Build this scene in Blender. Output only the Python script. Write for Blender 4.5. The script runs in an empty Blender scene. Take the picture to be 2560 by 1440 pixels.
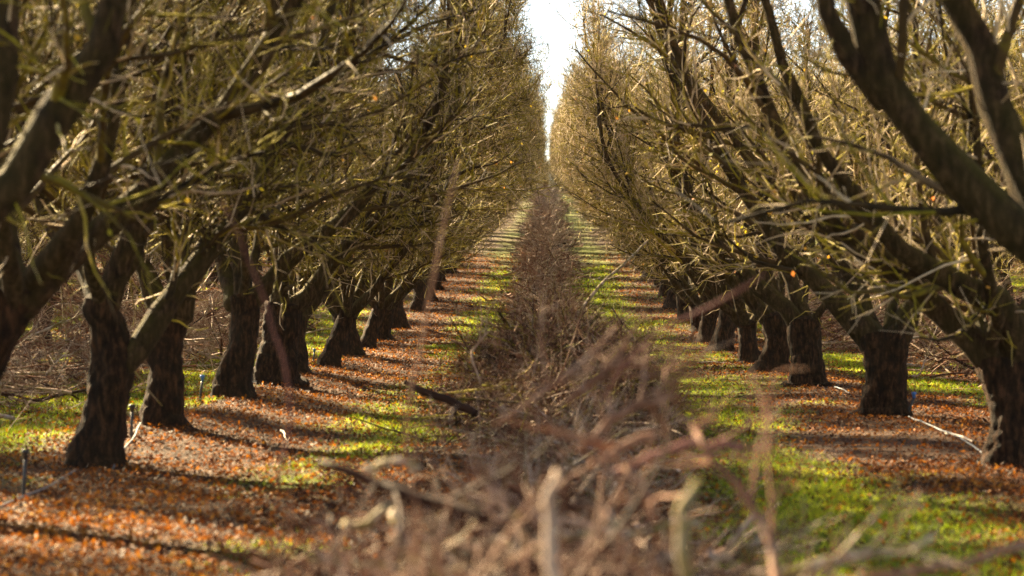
import bpy, math, random
import numpy as np
from mathutils import Vector

rng = np.random.default_rng(11)
random.seed(11)
C = bpy.context.scene.collection
SC = bpy.context.scene

# ------------------------------------------------------------------ camera
FPX = 6000.0                      # focal length in photograph pixels (2560 wide)
CAMZ = 1.32
ROW = 3.3                         # half width of an alley
ALLEY = 6.6
cam_d = bpy.data.cameras.new('camera')
cam = bpy.data.objects.new('camera', cam_d); C.objects.link(cam)
cam_d.sensor_width = 36.0
cam_d.lens = FPX / 2560 * 36.0
cam_d.clip_start = 0.1
cam_d.clip_end = 3000
yaw = math.atan(85 / FPX); pitch = math.atan(7 / FPX)
cam.location = (0, 0, CAMZ)
cam.rotation_euler = (math.radians(90) - pitch, 0, yaw)
cam_d.dof.use_dof = True
cam_d.dof.focus_distance = 44
cam_d.dof.aperture_fstop = 2.8
cam_d.dof.aperture_blades = 0
SC.camera = cam

# ------------------------------------------------------------------ sky and sun
SUN_AZ = math.radians(38)         # left of the viewing direction
SUN_EL = math.radians(28)
w = bpy.data.worlds.new('World'); SC.world = w; w.use_nodes = True
nt = w.node_tree
sky = nt.nodes.new('ShaderNodeTexSky'); sky.sky_type = 'NISHITA'
sky.sun_disc = False
sky.sun_elevation = SUN_EL
sky.sun_rotation = -SUN_AZ
sky.air_density = 0.65; sky.dust_density = 0.3; sky.ozone_density = 1.0
nt.nodes['Background'].inputs[1].default_value = 0.05
wb = nt.nodes.new('ShaderNodeMix'); wb.data_type = 'RGBA'; wb.blend_type = 'MULTIPLY'      # warm white balance
wb.inputs[0].default_value = 1.0; wb.inputs[7].default_value = (1.0, .86, .70, 1)
nt.links.new(sky.outputs[0], wb.inputs[6]); nt.links.new(wb.outputs[2], nt.nodes['Background'].inputs[0])
sd = bpy.data.lights.new('sun', 'SUN'); sun = bpy.data.objects.new('sun', sd); C.objects.link(sun)
sd.energy = 5.0; sd.angle = math.radians(0.53); sd.color = (1.0, 0.79, 0.47)
sdir = Vector((-math.sin(SUN_AZ) * math.cos(SUN_EL), math.cos(SUN_AZ) * math.cos(SUN_EL), math.sin(SUN_EL)))
sun.rotation_euler = sdir.to_track_quat('Z', 'Y').to_euler()
sun.location = (-20, 20, 30)
SC.view_settings.view_transform = 'Standard'
SC.view_settings.look = 'None'
SC.view_settings.gamma = 1.0
SC.view_settings.exposure = 3.0
SC.cycles.use_denoising = True
SC.cycles.denoiser = 'OPENIMAGEDENOISE'
SC.cycles.denoising_prefilter = 'NONE'
SC.cycles.denoising_input_passes = 'RGB_ALBEDO_NORMAL'
SC.cycles.use_adaptive_sampling = False
SC.cycles.sample_clamp_indirect = 2.0
SC.cycles.max_bounces = 6
SC.cycles.diffuse_bounces = 2
SC.cycles.transmission_bounces = 3
SC.cycles.transparent_max_bounces = 4

# ------------------------------------------------------------------ maths helpers
def noise3(p, seed=0):
    """value noise on (N,3) points, about -1..1"""
    p = np.asarray(p, dtype=np.float64)
    i = np.floor(p).astype(np.int64); f = p - i; f = f * f * (3 - 2 * f)
    out = np.zeros(len(p))
    for dx in (0, 1):
        for dy in (0, 1):
            for dz in (0, 1):
                h = (i[:, 0] + dx) * 374761393 + (i[:, 1] + dy) * 668265263 + (i[:, 2] + dz) * 2147483647 + seed * 1274126177
                h = (h ^ (h >> 13)) * 1274126177
                h = (h ^ (h >> 16)) & 0xffff
                wgt = (f[:, 0] if dx else 1 - f[:, 0]) * (f[:, 1] if dy else 1 - f[:, 1]) * (f[:, 2] if dz else 1 - f[:, 2])
                out += wgt * (h / 32767.5 - 1)
    return out

def n2(x, y, s, seed=0):
    return noise3(np.stack([np.ravel(x) / s, np.ravel(y) / s, np.zeros(np.size(x)) + seed * 7.3], 1), seed).reshape(np.shape(x))

def ground_z(x, y):
    x = np.asarray(x, float); y = np.asarray(y, float)
    t = (np.minimum(y, 400) - 50) / 5
    z = .0565 * 5 * np.logaddexp(0, t)
    t2 = (np.minimum(y, 900) - 255) / 12
    z = z - .0565 * 12 * np.logaddexp(0, t2) * (y > 150)
    row = np.abs(((x - ROW + ALLEY / 2) % ALLEY) - ALLEY / 2)
    amp = np.where(np.abs(x + ROW) < 1.7, .14 / (1 + np.exp(-(y - 19) / .8)) / (1 + np.exp((y - 42) / 3)), .03)
    z = z + amp * np.exp(-(row / .85) ** 2)
    z = z + .025 * n2(x, y, .9, 3) + .03 * n2(x, y, 3.1, 4)
    return z

def gz(x, y):
    return float(ground_z(np.array([x]), np.array([y]))[0])

def green_mask(x, y):
    """where the low green weeds grow (0..1)"""
    x = np.asarray(x, float); y = np.asarray(y, float)
    xa = ((x + ALLEY / 2) % ALLEY) - ALLEY / 2          # position in its alley
    n = .6 * n2(x, y * .55, 1.1, 21) + .4 * n2(x, y, .42, 22) + .35 * n2(x, y * .4, 3.0, 23)
    strip = np.exp(-((np.abs(xa) - 1.5) / .85) ** 2)
    right = np.where(xa > 0, .40, np.where(y < 45, -.26, -.1))
    g = strip * 1.0 + right + n * .85 - .32
    g = g + .55 * np.exp(-(((x - 1.9) / .75) ** 2 + ((y - 14.3) / 2.6) ** 2))
    g = g + .75 * np.exp(-(((x + 6.0) / 1.3) ** 2 + ((y - 27) / 3.5) ** 2))
    g = g - .5 * np.exp(-(((x - 2.9) / 1.1) ** 2 + ((y - 19.5) / 2.0) ** 2))
    g = g - .45 * np.exp(-(((x + 3.0) / 1.5) ** 2 + ((y - 13) / 9.0) ** 2))
    g = g * np.interp(y, [0, 50, 110], [1, .9, .6])
    return np.clip(g * 1.35, 0, .92)

def bare_mask(x, y):
    g = .9 * np.exp(-(((x - 2.5) / 1.0) ** 2 + ((y - 20.0) / 1.6) ** 2)) + .7 * np.exp(-(((x - 3.0) / .9) ** 2 + ((y - 29) / 3) ** 2))
    g = g + .5 * np.exp(-(((x - 2.2) / .8) ** 2 + ((y - 46) / 4) ** 2))
    return np.clip(g + .35 * n2(x, y, .8, 31) * (g > .1), 0, 1)

def norm(v):
    return v / np.maximum(np.linalg.norm(v, axis=-1, keepdims=True), 1e-9)

def P(px, py, d):
    """a point at distance d along the alley, read off the photograph"""
    return np.array([(px - 1365) * d / FPX, d, CAMZ - (py - 713) * d / FPX])

# ------------------------------------------------------------------ mesh builder
class MB:
    def __init__(self):
        self.v = []; self.f4 = []; self.f3 = []; self.t = []; self.m4 = []; self.m3 = []; self.n = 0
    def verts(self, v, tint):
        self.v.append(v.reshape(-1, 3)); self.t.append(np.broadcast_to(tint, (len(self.v[-1]),)).astype(np.float32))
        s = self.n; self.n += len(self.v[-1]); return s
    def tubes(self, pts, rad, k=3, tint=None, mat=0, gnarl=0.0, gscale=6.0, bark=0.0):
        """pts (N,n,3), rad (N,n), k sides; tint (N,)"""
        N, n, _ = pts.shape
        if N == 0: return
        tan = np.gradient(pts, axis=1) if n > 2 else np.repeat(pts[:, 1:] - pts[:, :1], 2, axis=1)
        tan = norm(tan)
        ov = norm(pts[:, -1] - pts[:, 0] + 1e-6)
        ref = np.where(np.abs(ov[:, 2:3]) < .8, np.array([[0, 0, 1.]]), np.array([[1., 0, 0]]))
        u = norm(np.cross(tan, ref[:, None, :])); v = np.cross(tan, u)
        a = np.arange(k) * 2 * math.pi / k
        ca = np.cos(a)[None, None, :, None]; sa = np.sin(a)[None, None, :, None]
        off = u[:, :, None, :] * ca + v[:, :, None, :] * sa
        R = rad[:, :, None, None]
        if gnarl:
            q = (pts[:, :, None, :] + off * R * 1.0)
            g = noise3(q.reshape(-1, 3) * gscale, 5).reshape(N, n, k, 1) + .5 * noise3(q.reshape(-1, 3) * gscale * 2.7, 6).reshape(N, n, k, 1)
            R = R * (1 + gnarl * g)
        if bark:
            q = pts[:, :, None, :] + off * rad[:, :, None, None]
            R = R * (1 + bark * noise3(q.reshape(-1, 3) * np.array([34., 34., 7.]), 8).reshape(N, n, k, 1) + bark * .6 * noise3(q.reshape(-1, 3) * np.array([70., 70., 22.]), 12).reshape(N, n, k, 1))
        V = pts[:, :, None, :] + off * R
        if tint is None: tint = rng.random(N)
        T = np.repeat(np.asarray(tint, float), n * k)
        s = self.verts(V, T)
        base = s + (np.arange(N) * n * k)[:, None, None] + (np.arange(n - 1) * k)[None, :, None] + np.arange(k)[None, None, :]
        nx = s + (np.arange(N) * n * k)[:, None, None] + (np.arange(n - 1) * k)[None, :, None] + ((np.arange(k) + 1) % k)[None, None, :]
        q = np.stack([base, nx, nx + k, base + k], -1).reshape(-1, 4)
        self.f4.append(q); self.m4.append(np.full(len(q), mat))
    def quads(self, v, tint, mat=0):
        """v (N,4,3)"""
        s = self.verts(v, np.repeat(tint, 4))
        q = s + np.arange(len(v) * 4).reshape(-1, 4)
        self.f4.append(q); self.m4.append(np.full(len(q), mat))
    def tris(self, v, tint, mat=0):
        s = self.verts(v, np.repeat(tint, 3))
        q = s + np.arange(len(v) * 3).reshape(-1, 3)
        self.f3.append(q); self.m3.append(np.full(len(q), mat))
    def box(self, c, h, mat=0, tint=.5):
        c = np.array(c, float); h = np.array(h, float)
        v = np.array([[x, y, z] for x in (-1, 1) for y in (-1, 1) for z in (-1, 1)], float) * h + c
        s = self.verts(v, tint)
        q = np.array([[0, 1, 3, 2], [4, 6, 7, 5], [0, 4, 5, 1], [2, 3, 7, 6], [0, 2, 6, 4], [1, 5, 7, 3]]) + s
        self.f4.append(q); self.m4.append(np.full(len(q), mat))
    def mesh(self, name, mats, smooth=True):
        me = bpy.data.meshes.new(name)
        V = np.concatenate(self.v).astype(np.float32)
        f4 = np.concatenate(self.f4) if self.f4 else np.zeros((0, 4), int)
        f3 = np.concatenate(self.f3) if self.f3 else np.zeros((0, 3), int)
        m = np.concatenate(([*self.m4] or [np.zeros(0)]) + ([*self.m3] or [np.zeros(0)])).astype(np.int32)
        loops = np.concatenate([f4.ravel(), f3.ravel()]).astype(np.int32)
        starts = np.concatenate([np.arange(len(f4)) * 4, len(f4) * 4 + np.arange(len(f3)) * 3]).astype(np.int32)
        me.vertices.add(len(V)); me.vertices.foreach_set('co', V.ravel())
        me.loops.add(len(loops)); me.loops.foreach_set('vertex_index', loops)
        me.polygons.add(len(starts)); me.polygons.foreach_set('loop_start', starts)
        me.polygons.foreach_set('material_index', m[:len(starts)])
        if smooth: me.polygons.foreach_set('use_smooth', np.ones(len(starts), bool))
        at = me.attributes.new('tint', 'FLOAT', 'POINT')
        at.data.foreach_set('value', np.concatenate(self.t).astype(np.float32))
        me.update(calc_edges=True)
        for mt in mats: me.materials.append(mt)
        return me

def link(name, me, parent=None, loc=None):
    o = bpy.data.objects.new(name, me); C.objects.link(o)
    if parent: o.parent = parent
    if loc is not None: o.location = loc
    return o
def empty(name, loc, rz=0):
    o = bpy.data.objects.new(name, None); C.objects.link(o); o.location = loc; o.rotation_euler = (0, 0, rz)
    o.empty_display_size = .2
    return o
def tag(o, label=None, cat=None, group=None, kind=None):
    if label: o['label'] = label
    if cat: o['category'] = cat
    if group: o['group'] = group
    if kind: o['kind'] = kind
    return o

# ------------------------------------------------------------------ materials
def mat_new(name):
    m = bpy.data.materials.new(name); m.use_nodes = True
    nt = m.node_tree; b = nt.nodes['Principled BSDF']
    return m, nt, b
def nd(nt, t, **kw):
    n = nt.nodes.new(t)
    for k, v in kw.items(): setattr(n, k, v)
    return n
def ramp(nt, stops, src, interp='LINEAR'):
    r = nt.nodes.new('ShaderNodeValToRGB'); r.color_ramp.interpolation = interp
    el = r.color_ramp.elements
    while len(el) > 1: el.remove(el[0])
    el[0].position = stops[0][0]; el[0].color = (*stops[0][1], 1)
    for p, c in stops[1:]:
        e = el.new(p); e.color = (*c, 1)
    nt.links.new(src, r.inputs[0]); return r
def mix(nt, fac, a, b):
    m = nt.nodes.new('ShaderNodeMix'); m.data_type = 'RGBA'
    for i, s in ((0, fac), (6, a), (7, b)):
        if isinstance(s, (int, float)): m.inputs[i].default_value = s
        elif isinstance(s, tuple): m.inputs[i].default_value = (*s, 1)
        else: nt.links.new(s, m.inputs[i])
    return m.outputs[2]
def noise(nt, vec, scale, detail=4, rough=.6):
    n = nt.nodes.new('ShaderNodeTexNoise'); n.inputs['Scale'].default_value = scale
    n.inputs['Detail'].default_value = detail; n.inputs['Roughness'].default_value = rough
    if vec is not None: nt.links.new(vec, n.inputs['Vector'])
    return n.outputs['Fac']
def coords(nt, scale=(1, 1, 1), kind='Object'):
    tc = nt.nodes.new('ShaderNodeTexCoord'); mp = nt.nodes.new('ShaderNodeMapping')
    mp.inputs['Scale'].default_value = scale
    nt.links.new(tc.outputs[kind], mp.inputs['Vector']); return mp.outputs[0]
def attr(nt, name):
    a = nt.nodes.new('ShaderNodeAttribute'); a.attribute_name = name; return a.outputs['Fac']
def bump(nt, h, b, strength=.6, dist=.02):
    bp = nt.nodes.new('ShaderNodeBump'); bp.inputs['Strength'].default_value = strength; bp.inputs['Distance'].default_value = dist
    nt.links.new(h, bp.inputs['Height']); nt.links.new(bp.outputs[0], b.inputs['Normal'])

def make_bark(name, dark, mid, light, moss, moss_amt):
    m, nt, b = mat_new(name)
    v = coords(nt, (1, 1, .28)); n1 = noise(nt, v, 26, 6, .7)
    v2 = coords(nt); nB = noise(nt, v2, 5, 4)
    r = ramp(nt, [(.36, dark), (.50, mid), (.66, light)], n1)
    mo = ramp(nt, [(.5 - moss_amt * .2, (0, 0, 0)), (.62 - moss_amt * .12, (1, 1, 1))], nB)
    geo = nt.nodes.new('ShaderNodeNewGeometry'); sx = nt.nodes.new('ShaderNodeSeparateXYZ'); nt.links.new(geo.outputs['Normal'], sx.inputs[0])
    up = ramp(nt, [(.25, (.25,) * 3), (.8, (1,) * 3)], sx.outputs[2])
    mm = nt.nodes.new('ShaderNodeMath'); mm.operation = 'MULTIPLY'
    nt.links.new(mo.outputs[0], mm.inputs[0]); nt.links.new(up.outputs[0], mm.inputs[1])
    m2 = nt.nodes.new('ShaderNodeMath'); m2.operation = 'MULTIPLY'; m2.inputs[1].default_value = moss_amt
    nt.links.new(mm.outputs[0], m2.inputs[0])
    col = mix(nt, m2.outputs[0], r.outputs[0], moss)
    nt.links.new(col, b.inputs['Base Color']); b.inputs['Roughness'].default_value = .85
    b.inputs['Specular IOR Level'].default_value = .12
    bump(nt, n1, b, 1.0, .06)
    return m
M_trunk = make_bark('trunk_bark', (.005, .0022, .0012), (.024, .0105, .0045), (.11, .048, .020), (.04, .03, .006), .3)
M_limb = make_bark('limb_bark', (.007, .004, .002), (.036, .019, .009), (.12, .068, .034), (.10, .08, .010), .8)

def make_twig(name, stops):
    m, nt, b = mat_new(name)
    t = attr(nt, 'tint'); v = coords(nt); n = noise(nt, v, 9, 3)
    ad = nt.nodes.new('ShaderNodeMath'); ad.operation = 'MULTIPLY_ADD'; ad.inputs[1].default_value = .55
    nt.links.new(n, ad.inputs[0]); sc = nt.nodes.new('ShaderNodeMath'); sc.operation = 'MULTIPLY_ADD'
    sc.inputs[1].default_value = .8; sc.inputs[2].default_value = -.17
    nt.links.new(t, sc.inputs[0]); nt.links.new(sc.outputs[0], ad.inputs[2])
    r = ramp(nt, stops, ad.outputs[0])
    nt.links.new(r.outputs[0], b.inputs['Base Color']); b.inputs['Roughness'].default_value = .7
    b.inputs['Specular IOR Level'].default_value = .12
    return m
M_red = make_twig('red_shoot_bark', [(.05, (.09, .032, .026)), (.5, (.21, .085, .065)), (.95, (.36, .16, .12))])
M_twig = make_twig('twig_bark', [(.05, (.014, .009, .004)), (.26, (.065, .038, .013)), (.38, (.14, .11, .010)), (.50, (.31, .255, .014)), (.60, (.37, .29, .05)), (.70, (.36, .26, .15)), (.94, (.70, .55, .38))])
M_brush = make_twig('brush_bark', [(.05, (.014, .007, .004)), (.34, (.07, .026, .013)), (.54, (.22, .10, .055)), (.66, (.34, .22, .145)), (.78, (.46, .34, .26)), (.84, (.16, .12, .02)), (.98, (.60, .48, .40))])

def make_leaf(name, stops, trans=.5):
    m, nt, b = mat_new(name)
    r = ramp(nt, stops, attr(nt, 'tint'))
    nt.links.new(r.outputs[0], b.inputs['Base Color']); b.inputs['Roughness'].default_value = .65; b.inputs['Specular IOR Level'].default_value = .2
    tr = nt.nodes.new('ShaderNodeBsdfTranslucent'); nt.links.new(r.outputs[0], tr.inputs[0])
    mx = nt.nodes.new('ShaderNodeMixShader'); mx.inputs[0].default_value = trans
    nt.links.new(b.outputs[0], mx.inputs[1]); nt.links.new(tr.outputs[0], mx.inputs[2])
    nt.links.new(mx.outputs[0], nt.nodes['Material Output'].inputs[0])
    return m
M_litter = make_leaf('dry_leaf', [(0, (.014, .006, .003)), (.34, (.06, .018, .004)), (.52, (.26, .070, .004)), (.72, (.46, .16, .008)), (.90, (.48, .25, .04)), (1, (.66, .44, .18))], .3)
M_grass = make_leaf('weed_blade', [(0, (.05, .075, .005)), (.5, (.23, .32, .010)), (1, (.52, .52, .03))], .5)
M_leaf = make_leaf('yellow_leaf', [(0, (.30, .32, .03)), (.5, (.62, .48, .03)), (.8, (.60, .30, .04)), (1, (.55, .16, .05))], .5)

def plain(name, col, rough=.5, metal=0, spec=.5):
    m, nt, b = mat_new(name)
    n = noise(nt, coords(nt), 40, 3)
    r = ramp(nt, [(.3, tuple(c * .75 for c in col)), (.7, col)], n)
    nt.links.new(r.outputs[0], b.inputs['Base Color']); b.inputs['Roughness'].default_value = rough
    return m
M_plastic = plain('black_plastic', (.02, .02, .022), .4)
M_blue = plain('blue_plastic', (.06, .22, .62), .4)
M_hose = plain('hose_plastic', (.17, .19, .22), .5)
M_stick = plain('peeled_wood', (.62, .50, .40), .6)

# ------------------------------------------------------------------ ground
gm, gnt, gb = mat_new('orchard_floor')
v = coords(gnt)
na = noise(gnt, v, 22, 6, .7); nb = noise(gnt, v, 3, 4)
soil = ramp(gnt, [(.3, (.035, .018, .010)), (.5, (.09, .048, .026)), (.7, (.17, .10, .06))], na)
lit = ramp(gnt, [(.34, (.014, .006, .0025)), (.50, (.045, .018, .005)), (.62, (.16, .06, .010)), (.78, (.34, .16, .03))], na)
grs = ramp(gnt, [(.3, (.02, .025, .003)), (.5, (.12, .15, .006)), (.7, (.30, .28, .02))], na)
c1 = mix(gnt, attr(gnt, 'bare'), lit.outputs[0], soil.outputs[0])
c2 = mix(gnt, attr(gnt, 'green'), c1, grs.outputs[0])
gnt.links.new(c2, gb.inputs['Base Color']); gb.inputs['Roughness'].default_value = .9
gb.inputs['Specular IOR Level'].default_value = .2
bump(gnt, na, gb, .8, .04)

xs = np.unique(np.concatenate([np.arange(-12, 12.01, .15), np.arange(-60, 60, 1.0), np.linspace(-400, 400, 60)]))
ys = np.unique(np.concatenate([np.arange(-4, 60, .2), np.arange(60, 130, .6), np.arange(130, 320, 2.5), np.linspace(320, 700, 20), [-60, -20]]))
X, Y = np.meshgrid(xs, ys)
Z = ground_z(X, Y)
mb = MB()
mb.verts(np.stack([X, Y, Z], -1), 0.5)
nx_, ny_ = len(xs), len(ys)
ii = (np.arange(ny_ - 1)[:, None] * nx_ + np.arange(nx_ - 1)[None, :]).ravel()
mb.f4.append(np.stack([ii, ii + 1, ii + 1 + nx_, ii + nx_], 1)); mb.m4.append(np.zeros(len(ii)))
gme = mb.mesh('ground', [gm])
for nm, arr in (('green', green_mask(X, Y)), ('bare', bare_mask(X, Y))):
    a = gme.attributes.new(nm, 'FLOAT', 'POINT'); a.data.foreach_set('value', arr.ravel().astype(np.float32))
tag(link('ground', gme), 'orchard floor of soil, fallen leaves and low weeds', 'ground', kind='structure')

# ------------------------------------------------------------------ leaf litter and weeds
def scatter(n, d0, d1, power, xr=None):
    """points inside the view wedge, density falling with distance"""
    t = rng.random(n)
    d = (d0 ** power + t * (d1 ** power - d0 ** power)) ** (1 / power)
    hw = d * .235 + .6
    x = rng.uniform(-1, 1, n) * hw - .014 * d
    return x, d
def litter():
    mb = MB()
    x, y = scatter(800000, 5.5, 95, .8)
    g = green_mask(x, y); ba = bare_mask(x, y)
    xa = np.abs(((x + ALLEY / 2) % ALLEY) - ALLEY / 2)
    clump = .5 + .5 * n2(x, y, .35, 41)
    keep = rng.random(len(x)) < (1 - np.where(x > 0, .72, .5) * g) * (1 - .75 * ba) * (.4 + .6 * clump)
    x, y, g = x[keep], y[keep], g[keep]; n = len(x)
    z = ground_z(x, y) + rng.uniform(.004, .03, n)
    a = rng.uniform(0, 2 * math.pi, n); L = rng.uniform(.012, .028, n) * (1 + np.clip(y - 25, 0, 60) * .012); W = L * rng.uniform(.28, .5, n)
    tilt = rng.normal(0, .45, n); roll = rng.normal(0, .5, n)
    d1 = np.stack([np.cos(a) * np.cos(tilt), np.sin(a) * np.cos(tilt), np.sin(tilt)], 1)
    s0 = np.stack([-np.sin(a), np.cos(a), np.zeros(n)], 1)
    upv = np.cross(d1, s0)
    s1 = s0 * np.cos(roll)[:, None] + upv * np.sin(roll)[:, None]
    n1 = np.cross(d1, s1)
    c = np.stack([x, y, z + np.abs(np.sin(tilt)) * L * .7], 1)
    lift = (rng.uniform(.1, .5, n) * W)[:, None] * n1
    A = c - d1 * L[:, None]; B = c + d1 * L[:, None]
    Lf = c + s1 * W[:, None] + lift; Rt = c - s1 * W[:, None] + lift
    tint = np.clip(.93 * rng.beta(2.2, 2.6, n) + .12 * n2(x, y, 1.3, 43), 0, 1)
    mb.tris(np.stack([A, Rt, B], 1), tint); mb.tris(np.stack([A, B, Lf], 1), tint)
    o = link('leaf_litter', mb.mesh('leaf_litter', [M_litter], smooth=False))
    tag(o, 'fallen orange and brown leaves covering the orchard floor', 'leaf litter', kind='stuff')
def weeds():
    mb = MB()
    x, y = scatter(800000, 6, 85, .8)
    g = green_mask(x, y)
    keep = rng.random(len(x)) < g ** 1.1
    x, y, g = x[keep], y[keep], g[keep]; n = len(x)
    z = ground_z(x, y) - .005
    h = rng.uniform(.012, .05, n) * (1 + .6 * n2(x, y, .3, 53)) * (.5 + .8 * g) * (1 + np.clip(y - 30, 0, 60) * .01); wd = rng.uniform(.003, .007, n) * (1 + np.clip(y - 18, 0, 60) * .03)
    a = rng.uniform(0, 2 * math.pi, n); ln = rng.normal(0, .6, (n, 2)) * h[:, None]
    A = np.stack([x - np.cos(a) * wd, y - np.sin(a) * wd, z], 1); B = np.stack([x + np.cos(a) * wd, y + np.sin(a) * wd, z], 1)
    T = np.stack([x + ln[:, 0], y + ln[:, 1], z + h], 1)
    tint = np.clip(.5 + .4 * n2(x, y, .35, 51) + .3 * n2(x, y, 1.4, 52) + rng.normal(0, .22, n), 0, 1)
    mb.tris(np.stack([A, B, T], 1), tint)
    o = link('grass', mb.mesh('grass', [M_grass], smooth=False))
    tag(o, 'low bright green weeds growing in patches along the alley', 'grass', kind='stuff')
litter(); weeds()

# ------------------------------------------------------------------ trees
def spawn(pos, d, length, n, wob, up=0.0, droop=0.0):
    """polylines: pos (N,3), d (N,3) unit, length (N,) -> (N,n,3)"""
    N = len(pos); step = (length / (n - 1))[:, None]
    out = np.empty((N, n, 3)); out[:, 0] = pos; cur = d.copy()
    for i in range(1, n):
        cur = cur + rng.normal(0, wob, (N, 3)); cur[:, 2] += up
        cur = norm(cur)
        out[:, i] = out[:, i - 1] + cur * step
    return out
def along(pts, rad, lo, hi, per, jit=True):
    """sample child roots on polylines: per = children each (int)"""
    N, n, _ = pts.shape
    t = rng.uniform(lo, hi, (N, per)) * (n - 1)
    i = np.minimum(t.astype(int), n - 2); f = (t - i)[..., None]
    r_ = np.arange(N)[:, None]
    p = pts[r_, i] * (1 - f) + pts[r_, i + 1] * f
    tg = norm(pts[r_, i + 1] - pts[r_, i])
    R = rad[r_, i] * (1 - f[..., 0]) + rad[r_, i + 1] * f[..., 0]
    return p.reshape(-1, 3), tg.reshape(-1, 3), R.reshape(-1), (t / (n - 1)).reshape(-1)
def side_dir(tg, ang, up):
    r = rng.normal(0, 1, tg.shape); perp = norm(r - (r * tg).sum(1, keepdims=True) * tg)
    d = tg * np.cos(ang)[:, None] + perp * np.sin(ang)[:, None]
    d[:, 2] += up
    return norm(d)
def resample(poly, n, wob=.02):
    poly = np.asarray(poly, float); seg = np.linalg.norm(np.diff(poly[:, :3], axis=0), axis=1)
    s = np.concatenate([[0], np.cumsum(seg)]); t = np.linspace(0, s[-1], n)
    # smooth interpolation
    out = np.stack([np.interp(t, s, poly[:, k]) for k in range(poly.shape[1])], 1)
    for _ in range(2):
        out[1:-1] = out[1:-1] * .5 + (out[:-2] + out[2:]) * .25
    w_ = np.cumsum(rng.normal(0, wob, (n, 3)), axis=0); w_ -= w_[0]
    w_ -= np.linspace(0, 1, n)[:, None] * w_[-1]
    out[:, :3] += w_
    return out

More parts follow.
